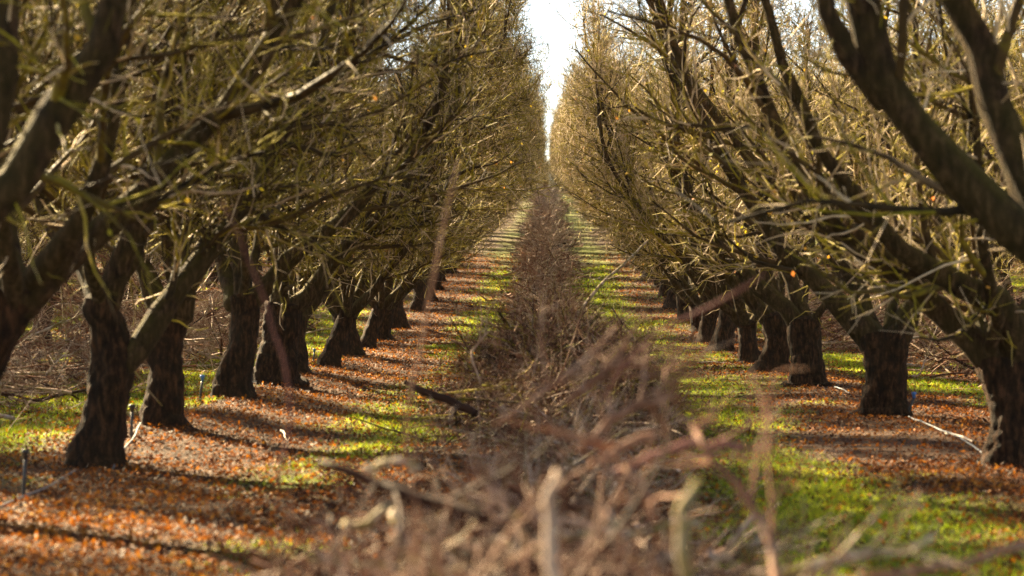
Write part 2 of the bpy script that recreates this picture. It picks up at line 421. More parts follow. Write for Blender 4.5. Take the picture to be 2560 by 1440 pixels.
def build_tree(trunk, limbs, side_sign, dens=1.0, edge=2.75, top=7.0, near=False, rightish=False):
    """trunk: rows x,y,z,r in tree space; limbs: list of rows x,y,z,r.
    side_sign: +1 if the alley lies towards +x, -1 if towards -x.
    returns (trunk mesh, [limb meshes], crown mesh)"""
    ks = 44 if near else 16
    tr = resample(trunk, 26, .006)
    tr = resample(tr, 70 if near else 26, 0)
    mb = MB()
    tp = tr[None, :, :3]; rr = tr[None, :, 3].copy()
    h = tr[:, 2]; rr[0] *= 1 + .42 * np.exp(-np.maximum(h, 0) / .13)
    mb.tubes(tp, rr, ks, tint=[.3], gnarl=.15, gscale=6, bark=.06 if near else .04)
    # closed rounded top where limbs leave
    e = np.stack([tr[-1, :3], tr[-1, :3] + np.array([0, 0, .05]), tr[-1, :3] + np.array([0, 0, .08])])[None]
    mb.tubes(e, np.array([[tr[-1, 3], tr[-1, 3] * .6, .003]]), ks, tint=[.3], gnarl=.1)
    trunk_me = mb.mesh('trunk', [M_trunk])
    limb_mes = []; LP = []; LR = []
    NP = 18
    for lb in limbs:
        q = resample(lb, NP, .03)
        u = q[:, 0] * side_sign; lim = edge - .6; over = np.maximum(u - lim, 0)
        q[:, 0] = np.where(u > lim, lim + .3 * np.tanh(over / 1.5), u) * side_sign if edge > 0 else q[:, 0]
        mb = MB()
        d0 = norm(q[1:2, :3] - q[:1, :3])
        pts = np.concatenate([q[:1, :3] - d0 * .09, q[:1, :3] - d0 * .06, q[:, :3], q[-1:, :3] + (q[-1:, :3] - q[-2:-1, :3]) * .1])[None]
        rad = np.concatenate([[.001, q[0, 3] * .7], q[:, 3] * (1 + .07 * rng.normal(0, 1, NP)), [.001]])[None]
        mb.tubes(pts, rad, 16 if near else 8, tint=[.3], gnarl=.20, gscale=8, bark=.06)
        limb_mes.append(mb.mesh('limb', [M_limb]))
        LP.append(q[:, :3]); LR.append(q[:, 3])
    LP = np.array(LP); LR = np.array(LR)
    mb = MB()
    def clip(p):     # hedge plane facing the alley, height, and nothing near the floor
        x = p[:, 0] * side_sign
        nz = noise3(p * 1.3, 9)
        return (x < edge - (.02 * np.maximum(p[:, 2] - 3.2, 0) if side_sign < 0 or rightish else 0) + .36 * nz + .5 * (rng.random(len(p)) < .03)) & (p[:, 2] < top + .4 * nz) & (p[:, 2] > .85 + .25 * nz)
    nL = len(LP)
    # secondary branches
    p, tg, R, t = along(LP, LR, .12, 1.0, int(20 * dens))
    dr = side_dir(tg, rng.uniform(.5, 1.15, len(p)), .30)
    toward = (rng.random(len(p)) < .4)[:, None] * np.array([[.75 * side_sign, 0, -.08]])
    dr = norm(dr + toward)
    ln = rng.uniform(.9, 2.1, len(p)) * (1.1 - .45 * t)
    S = spawn(p, dr, ln, 7, .16, .05); k = clip(S[:, 5]) ; S = S[k]; R = R[k]; t = t[k]
    r0 = np.clip(R * (.6 if near else .45), .007, .030 if near else .022)
    SR = r0[:, None] * np.linspace(1, .28, 7)[None] * (1 + .12 * rng.normal(0, 1, (len(S), 7)))
    ts = np.clip(rng.normal(.28, .2, len(S)), 0, 1)
    if near: ts = rng.uniform(0, .3, len(S))
    mb.tubes(S, SR, 6 if near else 5, tint=ts, gnarl=.08 if near else 0, gscale=40)
    # long whip shoots growing straight up
    p, tg, R, t = along(LP, LR, .15, .95, 3 if near else 5)
    dr = norm(np.stack([rng.normal(0, .16, len(p)), rng.normal(0, .16, len(p)), np.ones(len(p))], 1))
    W = spawn(p, dr, rng.uniform(.8, 2.4, len(p)), 7, .05, .02); W = W[clip(W[:, 5])]
    WR = rng.uniform(.007, .014, len(W))[:, None] * np.linspace(1, .3, 7)[None]
    WR = WR * (.62 if near else 1)
    mb.tubes(W, WR, 4, tint=np.where(rng.random(len(W)) < .5, .1, .85))
    # small low dead twigs round the fork
    p, tg, R, t = along(LP, LR, .03, .4, 7)
    dr = side_dir(tg, rng.uniform(.9, 1.8, len(p)), -.1)
    D = spawn(p, dr, rng.uniform(.15, .6, len(p)), 6, .22, -.04); D = D[(D[:, 5, 2] > .45) & (D[:, 5, 0] * side_sign < edge)]
    DR = rng.uniform(.004, .010, len(D))[:, None] * np.linspace(1, .35, 6)[None]
    mb.tubes(D, DR, 4, tint=np.clip(rng.normal(.6, .2, len(D)), 0, 1))
    # tertiary
    allp = np.concatenate([S, W]); allr = np.concatenate([SR, WR])
    p, tg, R, t = along(allp, allr, .1, 1.0, int(14 * dens))
    dr = side_dir(tg, rng.uniform(.5, 1.2, len(p)), .22)
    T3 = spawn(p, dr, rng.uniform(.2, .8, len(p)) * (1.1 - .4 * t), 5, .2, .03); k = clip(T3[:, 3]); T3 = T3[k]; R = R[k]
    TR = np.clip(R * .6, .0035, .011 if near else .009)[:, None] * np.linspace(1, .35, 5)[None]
    mb.tubes(T3, TR, 3, tint=np.clip(rng.normal(.38 if not (rightish or side_sign < 0) else .56, .30, len(T3)), 0, 1))  # sunlit right row, shaded left row painted into the tint: right paler
    # quaternary twigs
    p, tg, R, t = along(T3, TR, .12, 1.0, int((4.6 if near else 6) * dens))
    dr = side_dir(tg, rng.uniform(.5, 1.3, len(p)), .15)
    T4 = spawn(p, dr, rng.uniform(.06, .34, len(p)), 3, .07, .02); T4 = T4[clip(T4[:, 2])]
    mb.tubes(T4, rng.uniform(.0026, .0052, len(T4))[:, None] * np.array([[1, .85, .5]]), 3, tint=np.clip(rng.normal(.41 if not (rightish or side_sign < 0) else .60, .32, len(T4)), 0, 1))  # same paler right-row tint, painting in how the sun strikes that row
    # spurs on secondary wood
    p, tg, R, t = along(S, SR, .08, 1.0, int(14 * dens))
    dr = side_dir(tg, rng.uniform(.8, 1.5, len(p)), .1)
    T5 = spawn(p, dr, rng.uniform(.03, .15, len(p)), 3, .25); T5 = T5[clip(T5[:, 2])]
    mb.tubes(T5, rng.uniform(.003, .0065, len(T5))[:, None] * np.array([[1, .9, .7]]), 3, tint=np.clip(rng.normal(.45, .25, len(T5)), 0, 1))
    # the few leaves still hanging
    if len(T4):
        nlv = min(len(T4), int(130 * dens)); idx = rng.choice(len(T4), nlv, replace=False); c = T4[idx, 2]
        d1 = norm(rng.normal(0, 1, (nlv, 3)) + [0, 0, -.6]); s1 = norm(np.cross(d1, rng.normal(0, 1, (nlv, 3))))
        L = rng.uniform(.03, .055, nlv)[:, None]; Wd = L * .32
        lift = np.cross(d1, s1) * Wd * .3
        A = c; B = c + d1 * L; Lf = c + d1 * L * .45 + s1 * Wd + lift; Rt = c + d1 * L * .45 - s1 * Wd + lift
        tn = rng.random(nlv)
        mb.tris(np.stack([A, Rt, B], 1), tn, 1); mb.tris(np.stack([A, B, Lf], 1), tn, 1)
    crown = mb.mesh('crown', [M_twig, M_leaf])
    return trunk_me, limb_mes, crown

def auto_limb(start, az, el0, el1, length, r0, r1, n=9, twist=.12):
    p = np.array(start, float); rows = [[*p, r0]]
    for i in range(1, n):
        f = i / (n - 1); el = el0 + (el1 - el0) * f ** .8
        a = az + twist * math.sin(f * 5 + az * 3) + random.uniform(-.1, .1)
        p = p + np.array([math.cos(a) * math.cos(el), math.sin(a) * math.cos(el), math.sin(el)]) * length / (n - 1)
        rows.append([*p, r0 + (r1 - r0) * f ** .75])
    return rows

def put_tree(meshes, loc, rz, label, group):
    t = empty('almond_tree', loc, rz)
    tag(t, label, 'tree', group)
    link('trunk', meshes[0], t)
    for m in meshes[1]: link('limb', m, t)
    link('crown', meshes[2], t)
    return t
def copy_tree(root, loc, rz, sc, label, group):
    r = root.copy(); C.objects.link(r); r.location = loc; r.rotation_euler = (0, 0, rz); r.scale = (sc, sc, sc)
    r['label'] = label; r['group'] = group
    for ch in list(root.children):
        c = ch.copy(); C.objects.link(c); c.parent = r
    return r

# ---- trees modelled one by one
def hand_tree(base, trunk, limbs, extra, side, label, group, dens=1.0, fork=None):
    """base (px,py,d); trunk rows (px,py,width_px[,dd]); limbs rows likewise, dd = depth offset in m"""
    bp = P(base[0], base[1], base[2]); d0 = base[2]
    loc = np.array([bp[0], d0, gz(bp[0], d0) - .02])
    def conv(rows):
        out = []
        for r in rows:
            dd = d0 + (r[3] if len(r) > 3 else 0)
            q = P(r[0], r[1], dd) - loc; out.append([*q, r[2] * dd / FPX / 2])
        return out
    tk = conv(trunk)
    lift = tk[0][2]
    tk = [[x, y, z - lift * max(0, 1 - i / 3), r] for i, (x, y, z, r) in enumerate(tk)]
    tk.insert(0, [tk[0][0], tk[0][1], -.12, tk[0][3] * 1.05])
    L = [conv(l) for l in limbs]
    # carry each visible limb on to full height
    full = []
    for l in L:
        a = np.array(l[-1][:3]); b = np.array(l[-2][:3]); dr = norm(a - b); r_ = l[-1][3]
        cur = a.copy(); rows = list(l)
        if a[2] < 5.2:
            nst = 6; ln = min(3.2, (6.2 - a[2]) * 1.1)
            for i in range(nst):
                dr = norm(dr + np.array([-.02 * side, random.uniform(-.08, .08), .16])); cur = cur + dr * ln / nst
                rows.append([*cur, r_ * (1 - .8 * (i + 1) / nst) + .006])
        full.append(rows)
    st = tk[-1]
    for (az, el0, el1, ln, r0) in extra:
        full.append(auto_limb([st[0], st[1], st[2] - .12], math.radians(az), math.radians(el0), math.radians(el1), ln, r0, .018))
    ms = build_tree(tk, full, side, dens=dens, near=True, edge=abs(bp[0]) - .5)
    return put_tree(ms, loc, 0, label, group)

GL = 'bare almond trees in the row left of the brush line'
GR = 'bare almond trees in the row right of the brush line'
# left row (x < 0, alley towards +x)
hand_tree((-600, 1400, 10.2), [(-600, 1400, 220), (-560, 1150, 210), (-500, 950, 200)],
          [[(-500, 980, 130), (-330, 800, 115), (-150, 640, 105), (0, 500, 98), (130, 375, 92), (255, 235, 88), (300, 90, 80), (312, -60, 72)],
           [(-300, 780, 90), (-120, 560, 80, .3), (-20, 330, 72, .4), (40, 60, 60, .5), (60, -160, 50, .5)]],
          [(110, 45, 70, 4.5, .08), (200, 45, 70, 4.0, .07)], 1,
          'nearest left row tree, only its dark blurred limbs showing at the upper left edge', GL, .6)
hand_tree((-200, 1320, 13.2), [(-200, 1320, 170), (-140, 1140, 150), (-62, 950, 140), (-5, 820, 130), (38, 735, 128)],
          [[(50, 770, 88), (110, 690, 76), (200, 605, 68), (330, 490, 62), (430, 400, 58), (480, 330, 52), (530, 250, 46), (640, 120, 40), (720, -20, 38)],
           [(70, 720, 80), (130, 630, 68, -.2), (190, 510, 55, -.3), (225, 380, 46, -.4), (262, 240, 40, -.5), (290, 60, 32, -.5)],
           [(60, 730, 80), (20, 640, 74, .3), (-60, 520, 66, .5), (-120, 350, 52, .7)]],
          [(100, 45, 72, 4.6, .07), (250, 40, 70, 4.2, .06)], 1,
          'leaning almond tree whose trunk is cut by the left edge above the green patch', GL, 1.0)
hand_tree((225, 1178, 17.4), [(228, 1178, 120), (238, 1110, 116), (262, 1010, 112), (272, 930, 112), (262, 850, 98), (255, 790, 92), (256, 745, 88)],
          [[(275, 945, 75), (330, 892, 64, .05), (385, 845, 58, .1), (430, 770, 52, .2), (470, 690, 48, .3), (520, 610, 44, .4), (575, 540, 38, .6), (640, 440, 32, .8)],
           [(262, 780, 70), (290, 700, 60), (300, 610, 52), (360, 500, 46), (400, 380, 40), (420, 220, 30)],
           [(250, 780, 66), (200, 690, 52, .3), (150, 610, 46, .6), (120, 480, 38, .8)]],
          [(80, 45, 70, 4.6, .06), (280, 42, 70, 4.2, .055)], 1,
          'near black leaning trunk with a low side limb, first full trunk from the left edge', GL, 1.2)
hand_tree((402, 1055, 20.6), [(402, 1055, 92), (405, 990, 88), (408, 920, 86), (408, 850, 88), (425, 790, 95), (440, 750, 92)],
          [[(440, 790, 80), (465, 700, 72), (510, 630, 62), (570, 570, 52), (640, 470, 42), (720, 360, 34)],
           [(425, 790, 60), (375, 740, 52, .1), (330, 680, 46, .3), (290, 580, 38, .4)],
           [(440, 780, 52), (455, 660, 46, -.1), (430, 560, 38, -.1), (450, 420, 32, 0)]],
          [(95, 45, 70, 4.6, .06), (265, 42, 72, 4.2, .055)], 1,
          'straight dark almond trunk just behind the leaning first full trunk of the left row', GL, 1.2)
hand_tree((578, 980, 25.2), [(575, 980, 92), (580, 930, 82), (602, 870, 72), (612, 800, 74), (612, 745, 76)],
          [[(625, 760, 52), (680, 700, 46), (760, 640, 40), (850, 560, 34), (950, 470, 26)],
           [(612, 770, 48), (600, 680, 42, .1), (590, 600, 38, .2), (620, 480, 32, .2)],
           [(575, 760, 40), (560, 700, 36, .4), (520, 610, 30, .6)]],
          [(85, 45, 70, 4.6, .06), (275, 42, 72, 4.2, .055)], 1,
          'almond tree of the left row with a swollen gnarled foot on its left side', GL, 1.2)
hand_tree((690, 952, 29.0), [(690, 952, 104), (694, 900, 96), (702, 850, 92), (710, 800, 98), (712, 765, 98)],
          [[(725, 780, 50), (790, 700, 42), (860, 630, 36), (960, 540, 28)],
           [(700, 780, 46), (680, 690, 40, .1), (700, 580, 34, .2)]],
          [(85, 45, 70, 4.6, .06), (275, 42, 72, 4.2, .055)], 1,
          'broad trunked almond tree right of the one with the swollen foot', GL, 1.2)
# right row (x > 0, alley towards -x)
hand_tree((3060, 1400, 11.6), [(3060, 1400, 210), (3020, 1180, 205), (2940, 1000, 200), (2900, 900, 200)],
          [[(2900, 920, 180), (2800, 780, 150), (2690, 670, 132), (2560, 560, 122), (2470, 480, 112), (2390, 412, 106), (2290, 330, 100), (2195, 245, 98), (2140, 170, 86), (2145, 60, 84), (2138, -80, 74)],
           [(2190, 240, 62), (2110, 195, 56, -.05), (2062, 120, 50, -.1), (2040, 0, 44, -.1), (2030, -140, 36, -.1)],
           [(2660, 640, 100), (2570, 500, 92, .3), (2500, 340, 86, .4), (2455, 170, 80, .5), (2400, 20, 74, .5), (2360, -120, 62, .5)]],
          [(80, 45, 70, 4.4, .07), (330, 45, 70, 4.0, .06)], -1,
          'nearest tree of the right row, a huge dark forked limb crossing the upper right corner', GR, .6)
hand_tree((2522, 1175, 17.1), [(2522, 1175, 118), (2522, 1100, 116), (2520, 1020, 118), (2510, 950, 122), (2500, 900, 128)],
          [[(2500, 930, 90), (2440, 870, 82), (2380, 800, 74), (2320, 730, 66), (2262, 670, 58), (2165, 605, 48), (2080, 520, 40), (2020, 400, 30)],
           [(2520, 900, 92), (2560, 800, 84, -.1), (2480, 730, 74, -.3), (2400, 690, 64, -.5), (2290, 640, 52, -.6), (2180, 560, 42, -.7), (2100, 440, 32, -.8)],
           [(2530, 900, 80), (2580, 780, 72, .3), (2600, 640, 62, .5)]],
          [(100, 45, 72, 4.6, .065), (250, 50, 72, 4.0, .055)], -1,
          'thick almond trunk cut by the right edge, lowest limb slanting up left', GR, .75)
hand_tree((2205, 1048, 23.6), [(2205, 1048, 108), (2205, 1000, 102), (2206, 930, 102), (2208, 880, 110), (2205, 845, 124)],
          [[(2185, 860, 70), (2140, 800, 60), (2085, 745, 56), (2020, 692, 52), (1955, 655, 48), (1900, 600, 40), (1860, 500, 34), (1800, 400, 28)],
           [(2235, 860, 72), (2262, 800, 66, .05), (2300, 745, 58, .1), (2330, 670, 50, .2), (2340, 560, 42, .3)],
           [(2190, 850, 52), (2150, 750, 46, .3), (2110, 640, 44, .4), (2080, 560, 40, .4), (2000, 440, 34, .5), (1900, 370, 28, .6)]],
          [(80, 45, 70, 4.4, .055)], -1,
          'almond tree with a clean Y fork on a wide straight trunk, right row', GR, .8)
hand_tree((2015, 985, 30.0), [(2018, 985, 88), (2016, 940, 80), (2014, 890, 76), (2012, 850, 80), (2010, 800, 84)],
          [[(2000, 820, 52), (1950, 760, 46), (1890, 705, 42), (1820, 640, 38), (1760, 560, 34), (1700, 500, 28), (1690, 400, 22)],
           [(2015, 810, 46), (1990, 720, 40, .1), (1930, 620, 36, .2), (1910, 480, 30, .3)]],
          [(80, 45, 70, 4.6, .055), (330, 48, 70, 4.2, .05)], -1,
          'almond tree with a foot flaring to the left, next left of the Y forked tree', GR)
hand_tree((1930, 948, 34.5), [(1925, 948, 76), (1935, 910, 68), (1945, 870, 66), (1945, 830, 72), (1935, 790, 72)],
          [[(1930, 810, 46), (1890, 750, 42), (1840, 700, 38), (1780, 650, 34), (1720, 590, 30), (1690, 500, 26), (1690, 430, 20)],
           [(1930, 810, 40), (1925, 710, 36, .2), (1890, 600, 30, .3)]],
          [(80, 45, 70, 4.6, .055), (330, 48, 70, 4.2, .05)], -1,
          'bent brown almond trunk left of the one with the left flaring foot, right row', GR)

# ---- template trees for the rest
def template(i, edge, rightish):
    st = rng.uniform(-.06, .06, 2); lean = rng.uniform(-.24, .24, 2) + [.05, 0]; hh = rng.uniform(.62, .98); r = rng.uniform(.145, .205)
    tk = [[st[0], st[1], -.15, r * 1.05], [0, 0, .1, r], [lean[0] * .3, lean[1] * .3, hh * .45, r * .88], [lean[0] * .8, lean[1] * .8, hh * .8, r * .9], [lean[0], lean[1], hh, r * .98]]
    s = [lean[0], lean[1], hh - .12]
    limbs = []
    azs = [rng.uniform(-22, 22), rng.uniform(60, 110), rng.uniform(150, 205), rng.uniform(250, 300)]
    if i % 2: azs.append(rng.uniform(20, 50))
    for k, az in enumerate(azs):
        el0 = rng.uniform(34, 48) if k == 0 else rng.uniform(38, 58)
        limbs.append(auto_limb(s, math.radians(az), math.radians(el0), math.radians(rng.uniform(62, 80)), rng.uniform(5.0, 6.2), r * rng.uniform(.42, .58), .016, twist=.25))
    # fork of the alley limb
    q = limbs[0][3]
    limbs.append(auto_limb(q[:3], math.radians(azs[0] + rng.uniform(-50, 50)), math.radians(50), math.radians(80), 3.4, q[3] * .75, .014))
    return build_tree(tk, limbs, 1, dens=1.08 if rightish else 1.25, edge=edge, top=7.0, rightish=rightish)
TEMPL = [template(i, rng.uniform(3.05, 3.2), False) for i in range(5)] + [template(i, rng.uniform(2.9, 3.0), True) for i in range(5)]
first = [None] * len(TEMPL)
def place(k, x, y, side, label, group, sc=1.0):
    rz = (0 if side > 0 else math.pi) + random.uniform(-.28, .28)
    loc = (x, y, gz(x, y) - .03)
    if first[k] is None:
        first[k] = put_tree(TEMPL[k], loc, rz, label, group); first[k].scale = (sc,) * 3
        return first[k]
    return copy_tree(first[k], loc, rz, sc, label, group)
order = ['first', 'second', 'third', 'fourth', 'fifth', 'sixth', 'seventh', 'eighth', 'ninth', 'tenth', 'eleventh', 'twelfth']
def next_k(prev=[0]):
    k = random.randrange(5)
    while k == prev[0]: k = random.randrange(5)
    prev[0] = k; return k

left_d = [32.0, 35.4, 40.8, 44.8, 49.5, 54.5, 60.5, 66, 71, 76]
right_d = [38.8, 44.0, 48.5, 52.5, 57.0, 62.0, 67, 72, 77]
while left_d[-1] < 285: left_d.append(left_d[-1] + 4.8)
while right_d[-1] < 285: right_d.append(right_d[-1] + 4.8)
for n_, (dl, s) in enumerate([(d, 1) for d in left_d] + [(d, -1) for d in right_d]):
    idx = n_ if s == 1 else n_ - len(left_d)
    side = 'left' if s == 1 else 'right'
    if idx < 10:
        lab = f'{order[idx]} bare almond tree beyond ' + ('the broad trunked one in the left row' if s == 1 else 'the bent brown trunk in the right row')
    else:
        lab = f'small far bare almond tree on the rise in the {side} row beside the brush line'
    x = -ROW * s + random.uniform(-.12, .12)
    place(next_k() + (0 if s == 1 else 5), x, dl, s, lab, GL if s == 1 else GR, 1.0 if idx < 6 else random.uniform(.92, 1.06))
for r_i, (x0, d0, d1) in enumerate([(9.9, 15, 135), (16.5, 42, 150), (23.1, 66, 160)]):
    for s in (1, -1):
        d = d0 + random.uniform(0, 3)
        rn = ['second', 'third', 'fourth'][r_i]; side = 'left' if s == 1 else 'right'
        while d < d1:
            place(next_k(), -x0 * s + random.uniform(-.15, .15), d, random.choice((1, -1)),
                  f'bare almond tree in the {rn} row on the {side}, seen through nearer trees', f'bare almond trees in the {rn} row on the {side}', random.uniform(.92, 1.08))
            d += 4.9
for x, d in ((-3.0, 292), (-.4, 296), (2.3, 291), (-1.8, 304), (1.1, 306), (3.4, 303), (-3.6, 316), (0.2, 318), (2.6, 315)):
    place(next_k(), x, d, 1, 'hazy bare tree closing the far end of the alley', 'hazy trees at the far end of the alley', random.uniform(.9, 1.05))

# ------------------------------------------------------------------ brush windrows
def brush_mesh(x0, d0, d1, n, hgt, halfw, lod=1.0, pw=.8):
    mb = MB()
    t = rng.random(n)
    y = (d0 ** pw + t * (d1 ** pw - d0 ** pw)) ** (1 / pw)
    if x0 == 0:
        keep = np.where(y > 26, rng.random(n) < np.interp(y, [26, 60, 200], [1, .8, .55]), rng.random(n) < .55)
        y = y[keep]; n = len(y)
    ux = np.clip(rng.normal(0, .55, n), -1.25, 1.25)
    prof = np.interp(y, [7, 10, 17, 20, 25, 29, 60, 140], [.6, .35, .35, .7, .7, 1.0, .9, .6]) if x0 == 0 else 1.0
    wprof = np.interp(y, [7, 10, 18, 24, 30], [.45, .4, .45, .6, 1.0]) if x0 == 0 else 1.0
    x = x0 + ux * halfw * wprof + .15 * n2(y * 0, y, 4, 61)
    hv = (1 + .35 * n2(y * 0 + x0, y, 1.7, 62) + .5 * n2(y * 0 + x0, y, 5.5, 63)) * prof
    hv = np.maximum(hv * (1 + .5 * n2(y * 0 + x0, y, 9.0, 66) * (y > 30)), .12)
    x = x + .3 * n2(y * 0, y, 6.5, 64) + (wprof - .4) * ux * .5 * n2(ux * 0, y, 2.3, 65)
    H = hgt * hv * np.maximum(1 - (ux / 1.15) ** 2, .03)
    zt = rng.random(n) ** .8 * H
    zg = ground_z(x, y)
    az = rng.uniform(0, 2 * math.pi, n); el = rng.normal(.12, .34, n) + .3 * (zt / hgt)
    d = np.stack([np.cos(az) * np.cos(el), np.sin(az) * np.cos(el), np.sin(el)], 1)
    L = rng.uniform(.5, 1.5, n)
    big = 1.15 + np.clip(y - 30, 0, 200) * .014
    c = np.stack([x, y, zg + zt + .02], 1)
    st = spawn(c - d * (L * .45)[:, None], d, L, 6, .10, -.01)
    fl = ground_z(st[:, :, 0].ravel(), st[:, :, 1].ravel()).reshape(n, 6) + .01
    st[:, :, 2] = np.maximum(st[:, :, 2], fl)
    r0 = (.005 + .016 * rng.random(n) ** 2) * big
    SR = r0[:, None] * np.linspace(1, .35, 6)[None]
    tint = np.clip(rng.normal(.66, .28, n), 0, 1)
    mb.tubes(st, SR, 4, tint=tint)
    for (per, a0, a1, l0, l1, npt, rr) in ((int(7 * lod), .4, 1.1, .15, .6, 4, .55),):
        p, tg, R, tt = along(st, SR, .1, 1, per)
        dr = side_dir(tg, rng.uniform(a0, a1, len(p)), .06)
        B = spawn(p, dr, rng.uniform(l0, l1, len(p)), npt, .13)
        BR = np.clip(R * rr, .003, .03)[:, None] * np.linspace(1, .4, npt)[None]
        tb = np.clip(np.repeat(tint, per) + rng.normal(0, .2, len(p)), 0, 1)
        mb.tubes(B, BR, 3, tint=tb)
        nearm = np.repeat(y < 45, per)
        B2, BR2 = B[nearm], BR[nearm]
        p, tg, R, tt = along(B2, BR2, .2, 1, 4)
        dr = side_dir(tg, rng.uniform(.5, 1.2, len(p)), .05)
        T = spawn(p, dr, rng.uniform(.05, .2, len(p)), 3, .2)
        mb.tubes(T, rng.uniform(.0018, .0035, len(T))[:, None] * np.array([[1, .85, .5]]), 3, tint=np.clip(rng.normal(.5, .2, len(T)), 0, 1))
    return mb
o = link('brush_windrow', brush_mesh(0, 7.2, 285, 6000, .48, 1.0, .8).mesh('brush_windrow', [M_brush]))
tag(o, 'long windrow of purple brown prunings heaped down the middle of the alley', 'brush pile', 'windrows of prunings', 'stuff')
for s in (-1, 1):
    o = link('brush_windrow', brush_mesh(s * 6.6, 16, 110, 2600, .85, 1.15, .8).mesh('brush_windrow', [M_brush]))
    tag(o, f'windrow of prunings in the next alley on the {"left" if s < 0 else "right"}, seen between the trunks', 'brush pile', 'windrows of prunings', 'stuff')
# the taller mossy mound in the middle distance
def mound():
    mb = MB(); n = 650
    x = rng.normal(.12, .42, n); y = rng.normal(21.5, 1.7, n)
    q = np.clip(1 - ((x - .05) / 1.05) ** 2, .05, 1) * np.clip(1 - ((y - 21.5) / 4.2) ** 2, .05, 1)
    z = ground_z(x, y) + rng.random(n) ** .7 * .85 * q
    az = rng.uniform(0, 2 * math.pi, n); el = rng.normal(.25, .35, n)
    d = np.stack([np.cos(az) * np.cos(el), np.sin(az) * np.cos(el), np.sin(el)], 1); L = rng.uniform(.5, 1.3, n)
    st = spawn(np.stack([x, y, z], 1) - d * (L * .5)[:, None], d, L, 6, .13)
    fl = ground_z(st[:, :, 0].ravel(), st[:, :, 1].ravel()).reshape(n, 6) + .01; st[:, :, 2] = np.maximum(st[:, :, 2], fl)
    SR = rng.uniform(.005, .014, n)[:, None] * np.linspace(1, .35, 6)[None]; tint = np.clip(rng.normal(.28, .2, n), 0, 1)
    mb.tubes(st[::2], SR[::2], 4, tint=tint[::2]); mb.tubes(st[1::2], SR[1::2], 4, tint=tint[1::2], mat=1)
    p, tg, R, tt = along(st, SR, .1, 1, 10); B = spawn(p, side_dir(tg, rng.uniform(.5, 1.2, len(p)), .1), rng.uniform(.1, .45, len(p)), 4, .16)
    BR = np.clip(R * .55, .0025, .007)[:, None] * np.linspace(1, .4, 4)[None]; tB = np.clip(rng.normal(.34, .26, len(p)), 0, 1); mb.tubes(B[::2], BR[::2], 3, tint=tB[::2]); mb.tubes(B[1::2], BR[1::2], 3, tint=tB[1::2], mat=1)
    p, tg, R, tt = along(B, BR, .2, 1, 4); T = spawn(p, side_dir(tg, rng.uniform(.5, 1.2, len(p)), .05), rng.uniform(.03, .14, len(p)), 3, .2)
    mb.tubes(T, rng.uniform(.0022, .004, len(T))[:, None] * np.array([[1, .85, .5]]), 3, tint=np.clip(rng.normal(.36, .28, len(T)), 0, 1))
    o = link('brush_pile', mb.mesh('brush_pile', [M_brush, M_twig])); tag(o, 'taller mossy olive mound of twigs rising out of the middle windrow', 'brush pile', kind='stuff')
mound()

def near_heap():
    mb = MB(); n = 640
    y = rng.uniform(4.0, 7.0, n); ux = np.clip(rng.normal(0, .5, n), -1.2, 1.2)
    x = -.02 + ux * .86
    H = np.interp(y, [3.9, 4.6, 6.2, 7.4], [.56, .64, .56, .30]) * np.maximum(1 - .75 * (ux / 1.3) ** 2, .1) * (1 + .15 * n2(x, y, .6, 71))
    z = ground_z(x, y) + rng.random(n) ** .6 * H
    az = rng.uniform(0, 2 * math.pi, n); el = rng.normal(.04, .2, n)
    d = np.stack([np.cos(az) * np.cos(el), np.sin(az) * np.cos(el), np.sin(el)], 1); L = rng.uniform(.25, .7, n)
    st = spawn(np.stack([x, y, z], 1) - d * (L * .5)[:, None], d, L, 6, .11)
    st[:, :, 2] = np.maximum(st[:, :, 2], .02)
    SR = (.005 + .012 * rng.random(n) ** 1.5)[:, None] * np.linspace(1, .55, 6)[None]; tint = np.clip(rng.normal(.34, .33, n), 0, 1)
    mb.tubes(st, SR, 6, tint=tint)
    p, tg, R, tt = along(st, SR, .1, 1, 4); B = spawn(p, side_dir(tg, rng.uniform(.5, 1.2, len(p)), .08), rng.uniform(.06, .35, len(p)), 4, .16)
    BR = np.clip(R * .6, .003, .007)[:, None] * np.linspace(1, .5, 4)[None]; mb.tubes(B, BR, 4, tint=np.clip(np.repeat(tint, 4) + rng.normal(0, .12, len(B)), 0, 1))
    n = 200
    y = rng.uniform(5.6, 7.8, n); x = rng.uniform(-.85, .1, n)
    z = ground_z(x, y) + rng.uniform(.1, .72, n) * np.interp(x, [-.85, -.3], [.75, 1])
    az = rng.uniform(0, 2 * math.pi, n); el = rng.normal(.05, .25, n)
    d = np.stack([np.cos(az) * np.cos(el), np.sin(az) * np.cos(el), np.sin(el)], 1)
    st = spawn(np.stack([x, y, z], 1) - d * .2, d, rng.uniform(.2, .6, n), 6, .12); st[:, :, 2] = np.maximum(st[:, :, 2], .02)
    SR = rng.uniform(.003, .009, n)[:, None] * np.linspace(1, .5, 6)[None]; tint = np.clip(rng.normal(.36, .3, n), 0, 1)
    mb.tubes(st, SR, 6, tint=tint)
    p, tg, R, tt = along(st, SR, .1, 1, 3); B = spawn(p, side_dir(tg, rng.uniform(.5, 1.2, len(p)), .08), rng.uniform(.05, .3, len(p)), 4, .16)
    mb.tubes(B, rng.uniform(.0025, .005, len(B))[:, None] * np.linspace(1, .5, 4)[None], 4, tint=np.clip(np.repeat(tint, 3), 0, 1))
    o = link('brush_pile', mb.mesh('brush_pile', [M_brush])); tag(o, 'blurred reddish heap of cut branches nearest the viewer', 'brush pile', kind='stuff')
near_heap()

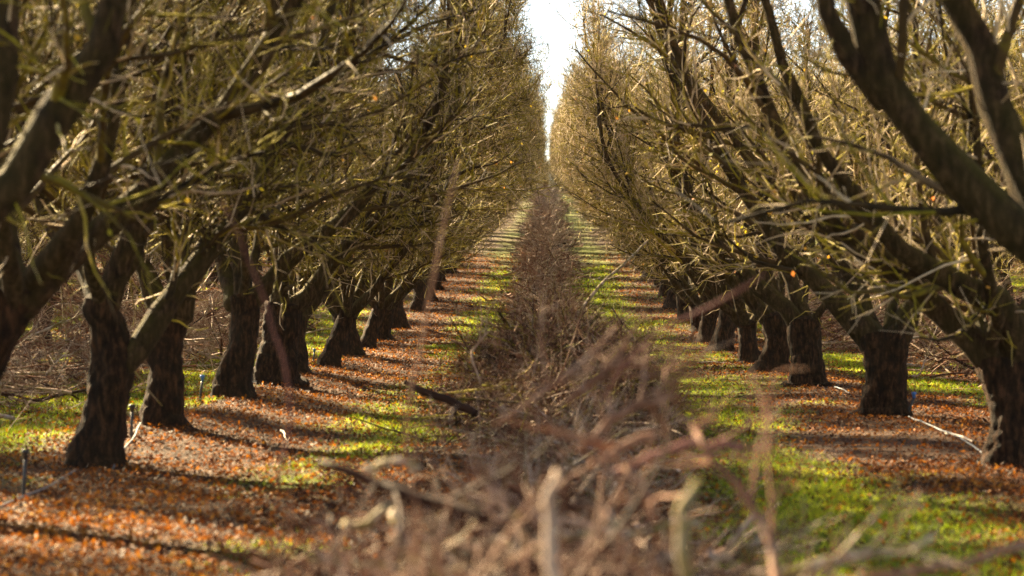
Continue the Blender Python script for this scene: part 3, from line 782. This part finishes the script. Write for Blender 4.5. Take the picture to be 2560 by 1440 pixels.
# ---- single cut branches that can be told apart (foreground and edges)
def cut_branch(rows, label, tint, mat=None, sub=9, seed=0, twigl=.45):
    """rows: (px,py,d,width_px) from butt to tip"""
    pts = np.array([[*P(r[0], r[1], r[2]), r[3] * r[2] / FPX / 2] for r in rows])
    loc = pts[0, :3].copy()
    q = resample(np.concatenate([pts[:, :3] - loc, pts[:, 3:]], 1), 12, .006)
    mb = MB()
    rad = np.maximum(q[:, 3], .002)
    pp = np.concatenate([q[:1, :3], q[:, :3], q[-1:, :3]])[None]; rd = np.concatenate([[.0005], rad, [.0005]])[None]
    mb.tubes(pp, rd, 8, tint=[tint], gnarl=.08, gscale=20)
    ob = empty('cut_branch', loc); tag(ob, label, 'branch', 'cut branches sticking out of the windrow')
    link('stem', mb.mesh('stem', [mat or M_brush]), ob)
    if sub:
        mb = MB()
        S = q[None, :, :3]; R = rad[None]
        p, tg, R_, t = along(S, R, .2, 1, sub)
        B = spawn(p, side_dir(tg, rng.uniform(.4, 1.0, len(p)), .1), rng.uniform(.3, 1, len(p)) * twigl, 5, .12)
        BR = np.clip(R_ * .6, .0025, .007)[:, None] * np.linspace(1, .4, 5)[None]
        mb.tubes(B, BR, 4, tint=np.full(len(p), tint))
        p, tg, R_, t = along(B, BR, .2, 1, 4)
        T = spawn(p, side_dir(tg, rng.uniform(.5, 1.2, len(p)), .1), rng.uniform(.04, .16, len(p)), 3, .2)
        mb.tubes(T, rng.uniform(.002, .0035, len(T))[:, None] * np.array([[1, .9, .6]]), 3, tint=np.clip(tint + rng.normal(0, .15, len(T)), 0, 1))
        link('twigs', mb.mesh('twigs', [mat or M_brush]), ob)
    return ob
# (rows, label, tint, twigs)
CB = [
 ([(1722, 1500, 4.4, 32), (1705, 1340, 4.4, 34), (1690, 1270, 4.4, 30), (1745, 1205, 4.45, 20)], 'pale kinked stick standing at the bottom right of the heap', .97, 0),
 ([(1385, 1500, 4.3, 34), (1392, 1370, 4.3, 32), (1400, 1260, 4.35, 26), (1392, 1180, 4.4, 18)], 'yellow green upright stick in the bottom middle of the heap', .80, 0),
 ([(1240, 1060, 6.8, 10), (1330, 985, 6.9, 15), (1425, 915, 7.0, 14), (1495, 860, 7.1, 11), (1540, 815, 7.2, 5)], 'pinkish brown branch slanting up to the right over the mossy mound', .60, 3),
 ([(800, 1160, 6.5, 24), (880, 1180, 6.5, 30), (980, 1225, 6.4, 34), (1120, 1260, 6.3, 34), (1220, 1300, 6.2, 24)], 'dark bluish branch lying across the left shoulder of the heap', .10, 5),
 ([(1530, 1180, 6.0, 14), (1620, 1140, 6.0, 22), (1720, 1120, 6.05, 20), (1860, 1110, 6.1, 12)], 'thin beaded pink twig lying level on the right of the heap', .62, 4),
 ([(1640, 1090, 6.2, 26), (1560, 1120, 6.2, 24), (1480, 1160, 6.1, 20)], 'short pink stub left of the beaded twig', .58, 3),
 ([(1860, 1440, 5.6, 30), (2000, 1420, 5.6, 26), (2160, 1380, 5.7, 22), (2330, 1340, 5.8, 14)], 'pale stick reaching out over the grass at bottom right', .90, 4),
 ([(1950, 1480, 5.3, 26), (1900, 1300, 5.5, 22), (1780, 1160, 5.6, 18), (1740, 1080, 5.7, 12)], 'brown stick leaning left at the right flank of the heap', .50, 6),
 ([(1570, 1160, 5.6, 18), (1610, 1220, 5.6, 20), (1640, 1300, 5.5, 18)], 'short fleshy pink stub pointing up right of the centre of the heap', .60, 2),
 ([(860, 1310, 6.4, 26), (930, 1290, 6.4, 26), (990, 1250, 6.4, 20), (1010, 1230, 6.4, 10)], 'pale grey stick at the lower left of the heap, lower arm of a cross', .95, 0),
 ([(960, 1270, 6.5, 20), (1000, 1320, 6.4, 24), (1020, 1370, 6.4, 22)], 'pale grey stick crossing the other at the lower left of the heap', .93, 0),
 ([(910, 1175, 6.8, 18), (940, 1160, 6.8, 22), (975, 1155, 6.8, 16)], 'short whitish stub above the left shoulder of the heap, left one of two', .99, 0),
 ([(985, 1155, 6.9, 16), (1020, 1160, 6.9, 22), (1050, 1175, 6.9, 16)], 'short whitish stub above the left shoulder of the heap, right one of two', .99, 0),
 ([(1620, 600, 30, 5), (1560, 660, 29, 7), (1490, 720, 28, 8), (1440, 790, 27, 9)], 'thin grey whip leaning out over the right grass strip', .9, 4),
 ([(1010, 955, 17.5, 12), (1080, 975, 17.5, 20), (1140, 1000, 17.4, 22), (1190, 1035, 17.3, 20)], 'dark crooked branch end poking out left of the mossy mound', .05, 2),
 ([(1200, 960, 18, 5), (1170, 880, 18.2, 7), (1220, 830, 18.4, 5)], 'thin upright twig left of the mossy mound', .7, 3),
 ([(1450, 1130, 6.5, 16), (1510, 1060, 6.6, 24), (1600, 1020, 6.7, 24), (1690, 990, 6.8, 12)], 'brown fan shaped branch right of the centre, spreading to the right', .52, 9),
 ([(1420, 1010, 7.6, 14), (1480, 960, 7.6, 22), (1530, 920, 7.7, 20), (1560, 860, 7.8, 10)], 'olive branch tip over the right side of the mossy mound', .45, 7),
 ([(2560, 1360, 6.2, 26), (2450, 1390, 6.0, 24), (2200, 1440, 5.6, 26), (2000, 1480, 5.4, 26)], 'smooth brown stick lying low across the bottom right corner', .55, 2),
 ([(1530, 770, 26, 4), (1600, 860, 25, 6), (1610, 930, 24, 7)], 'arched twig bending over the right flank of the mossy mound', .15, 4),
 # very near whips, thrown far out of focus
 ([(690, 1230, 6.6, 8), (735, 1100, 6.5, 8), (735, 960, 6.5, 7), (700, 840, 6.5, 7), (640, 700, 6.5, 5), (555, 500, 6.5, 2)], 'out of focus purplish whip crossing the left trunks', .2, 0),
 ([(1010, 1180, 6.6, 8), (1005, 1020, 6.6, 9), (1035, 860, 6.6, 8), (1065, 720, 6.6, 8), (1110, 560, 6.6, 8), (1148, 400, 6.6, 2)], 'out of focus tan whip standing in front of the left row near the alley', .55, 0),
 ([(1500, 1000, 6.9, 8), (1590, 860, 6.8, 9), (1700, 778, 6.7, 9), (1790, 755, 6.6, 10), (1850, 725, 6.5, 8), (1910, 685, 6.5, 3)], 'out of focus pink whip in front of the right trunks', .45, 0),
]
for rows, lab, tint, sub in CB:
    cut_branch(rows, lab, tint, mat=M_red if 'pink twig' in lab or 'whip' in lab and 'grey' not in lab and 'tan' not in lab else None, sub=sub)
# many more foreground branches, each its own thing
pos_words = ['left flank', 'left of the middle', 'middle', 'right of the middle', 'right flank']
tone_words = ['dark', 'reddish brown', 'pinkish brown', 'tan', 'olive', 'pale grey']
for i in range(48):
    d = rng.uniform(4.7, 7.2); px = np.clip(rng.normal(1370, 290), 780, 1950); X0 = (px - 1365) * d / FPX
    zc = .48 + rng.uniform(-.1, .22) * (1 - min(1, abs(X0) / .9))
    az = rng.uniform(0, 2 * math.pi); el = rng.normal(.14, .24); L = rng.uniform(.25, .65)
    a = np.array([X0, d, zc]); dv = np.array([math.cos(az) * math.cos(el), math.sin(az) * math.cos(el) * .7, math.sin(el)])
    pts = [a - dv * L * .5, a + np.array([0, 0, rng.uniform(-.03, .03)]), a + dv * L * .5 + np.array([rng.normal(0, .04), 0, rng.normal(0, .04)])]
    if pts[0][1] < 4.2 or pts[2][1] < 4.2: continue
    w0 = rng.uniform(.012, .026)
    rows = [((p[0]) * FPX / p[1] + 1365, 713 + (CAMZ - p[2]) * FPX / p[1], p[1], w0 * f * FPX / p[1]) for p, f in zip(pts, (1, .85, .5))]
    tint = float(rng.choice([.1, .35, .5, .65, .78, .95]))
    k = [.1, .35, .5, .65, .78, .95].index(tint)
    bucket = int(np.clip((px - 1050) / 140, 0, 4)); far = 'back' if d > 7.2 else 'front'
    cut_branch(rows, f'{tone_words[k]} branch at the {pos_words[bucket]} of the near heap, {far} side', tint, sub=int(rng.integers(3, 8)), twigl=.3)
# loose sticks on the ground
for (x1, y1, x2, y2, d, wd, lab) in [
    (690, 1065, 725, 1100, 22.0, 9, 'pale peeled stick lying on the leaves left of the heap'),
    (1745, 903, 1815, 908, 40, 5, 'whitish curved stick on the ground before the right trunks'),
    (1665, 765, 1700, 792, 58, 6, 'small white stick lying on the grass by the far right trunks'),
    (2380, 1075, 2410, 1105, 21, 7, 'small pale stick on the soil near the right hose')]:
    a = P(x1, y1, d); b = P(x2, y2, d)
    dn = 1.25 / ((y2 + y1) / 2 - 713) * FPX
    a = np.array([(x1 - 1365) * dn / FPX, dn + .35, 0]); b = np.array([(x2 - 1365) * dn / FPX, dn - .35, 0])
    a[2] = gz(a[0], a[1]) + .035; b[2] = gz(b[0], b[1]) + .02; m_ = (a + b) / 2 + [0, 0, .03]
    mb = MB(); q = resample(np.array([[*(a - a), .011], [*(m_ - a), .010], [*(b - a), .006]]), 8, .006)
    mb.tubes(q[None, :, :3], q[None, :, 3], 6, tint=[.9], gnarl=.1, gscale=20)
    tag(link('loose_stick', mb.mesh('loose_stick', [M_stick]), loc=a), lab, 'stick')

# ------------------------------------------------------------------ sprinklers and hoses
def sprinkler(px, d_x, hgt, label, lean=.03, head=None):
    x, d = (px - 1365) * d_x / FPX, d_x
    t = empty('micro_sprinkler', (x, d, gz(x, d))); tag(t, label, 'sprinkler', 'micro sprinklers on stakes')
    mb = MB()
    p = np.array([[[0, 0, -.05], [lean * .5, 0, hgt * .5], [lean, 0, hgt], [lean, 0, hgt + .002]]])
    mb.tubes(p, np.array([[.010, .012, .013, .0005]]), 8, tint=[.5]); link('stake', mb.mesh('stake', [M_plastic]), t)
    mb = MB()
    p = np.array([[[lean, 0, hgt], [lean, 0, hgt + .001], [lean, 0, hgt + .03], [lean, 0, hgt + .04], [lean, 0, hgt + .058], [lean, 0, hgt + .06]]])
    mb.tubes(p, np.array([[.001, .015, .017, .026, .024, .001]]), 10, tint=[.5]); link('spray_head', mb.mesh('spray_head', [head or M_blue]), t)
sprinkler(52, 14.6, .27, 'micro sprinkler on a black stake in the leaves at the bottom left corner', .02, M_plastic)
sprinkler(325, 19.2, .25, 'micro sprinkler on a black stake between the first two full left trunks', .01, M_plastic)
sprinkler(497, 24.2, .20, 'blue capped sprinkler stake standing before the swollen foot trunk', .03)
sprinkler(612, 29.0, .20, 'small sprinkler stake in the gap right of the swollen foot trunk', .02)
sprinkler(782, 37.5, .17, 'tiny pale sprinkler stake at the left of the seventh left trunk', .02)
sprinkler(2262, 23.4, .20, 'blue capped sprinkler stake leaning beside the Y forked trunk on the right', .08)
def hose(pts, label, r=.007):
    rows = []
    for (px, d, h) in pts:
        x = (px - 1365) * d / FPX; rows.append([x, d, gz(x, d) + h, r])
    rows = np.array(rows); loc = rows[0, :3].copy(); rows[:, :3] -= loc
    q = resample(rows, 14, .004); mb = MB(); mb.tubes(q[None, :, :3], q[None, :, 3], 8, tint=[.5])
    tag(link('irrigation_hose', mb.mesh('irrigation_hose', [M_hose]), loc=loc), label, 'hose', 'irrigation hoses along the tree rows')
hose([(-20, 13.7, .03), (55, 14.5, .04), (120, 15.6, .05), (190, 16.8, .03)], 'grey irrigation hose running from the bottom left stake towards the first trunk')
hose([(280, 17.0, .02), (300, 18.0, .05), (335, 19.3, .04), (350, 20.2, .06)], 'pale irrigation hose rising beside the first full left trunk')
hose([(495, 24.0, .02), (540, 25.2, .04), (585, 26.4, .06), (620, 27.6, .10), (640, 28.6, .05)], 'straight pale blue hose leaving the foot of the stake before the swollen trunk')
hose([(715, 30.2, .02), (740, 31.8, .05), (765, 33.2, .03)], 'short pale hose at the foot of the broad left trunk')
hose([(2085, 29.0, .04), (2105, 28.0, .03), (2125, 27.2, .01)], 'short blue grey hose right of the flared foot trunk')
hose([(2270, 22.6, .04), (2340, 20.8, .05), (2400, 19.4, .04), (2450, 18.4, .02), (2480, 17.8, .01)], 'pale hose winding over the soil between the Y forked trunk and the right edge trunk')

# ------------------------------------------------------------------ air
hm = bpy.data.materials.new('haze'); hm.use_nodes = True; hn = hm.node_tree
hn.nodes.remove(hn.nodes['Principled BSDF'])
pv = hn.nodes.new('ShaderNodeVolumePrincipled'); pv.inputs['Color'].default_value = (.95, .92, .90, 1)
pv.inputs['Density'].default_value = .00012; pv.inputs['Anisotropy'].default_value = 0
hn.links.new(pv.outputs[0], hn.nodes['Material Output'].inputs['Volume'])
mb = MB(); mb.box((0, 330, 11.0), (420, 400, 13.5))
tag(link('haze', mb.mesh('haze', [hm], smooth=False)), 'thin pale haze over the far end of the orchard', 'haze', kind='stuff')
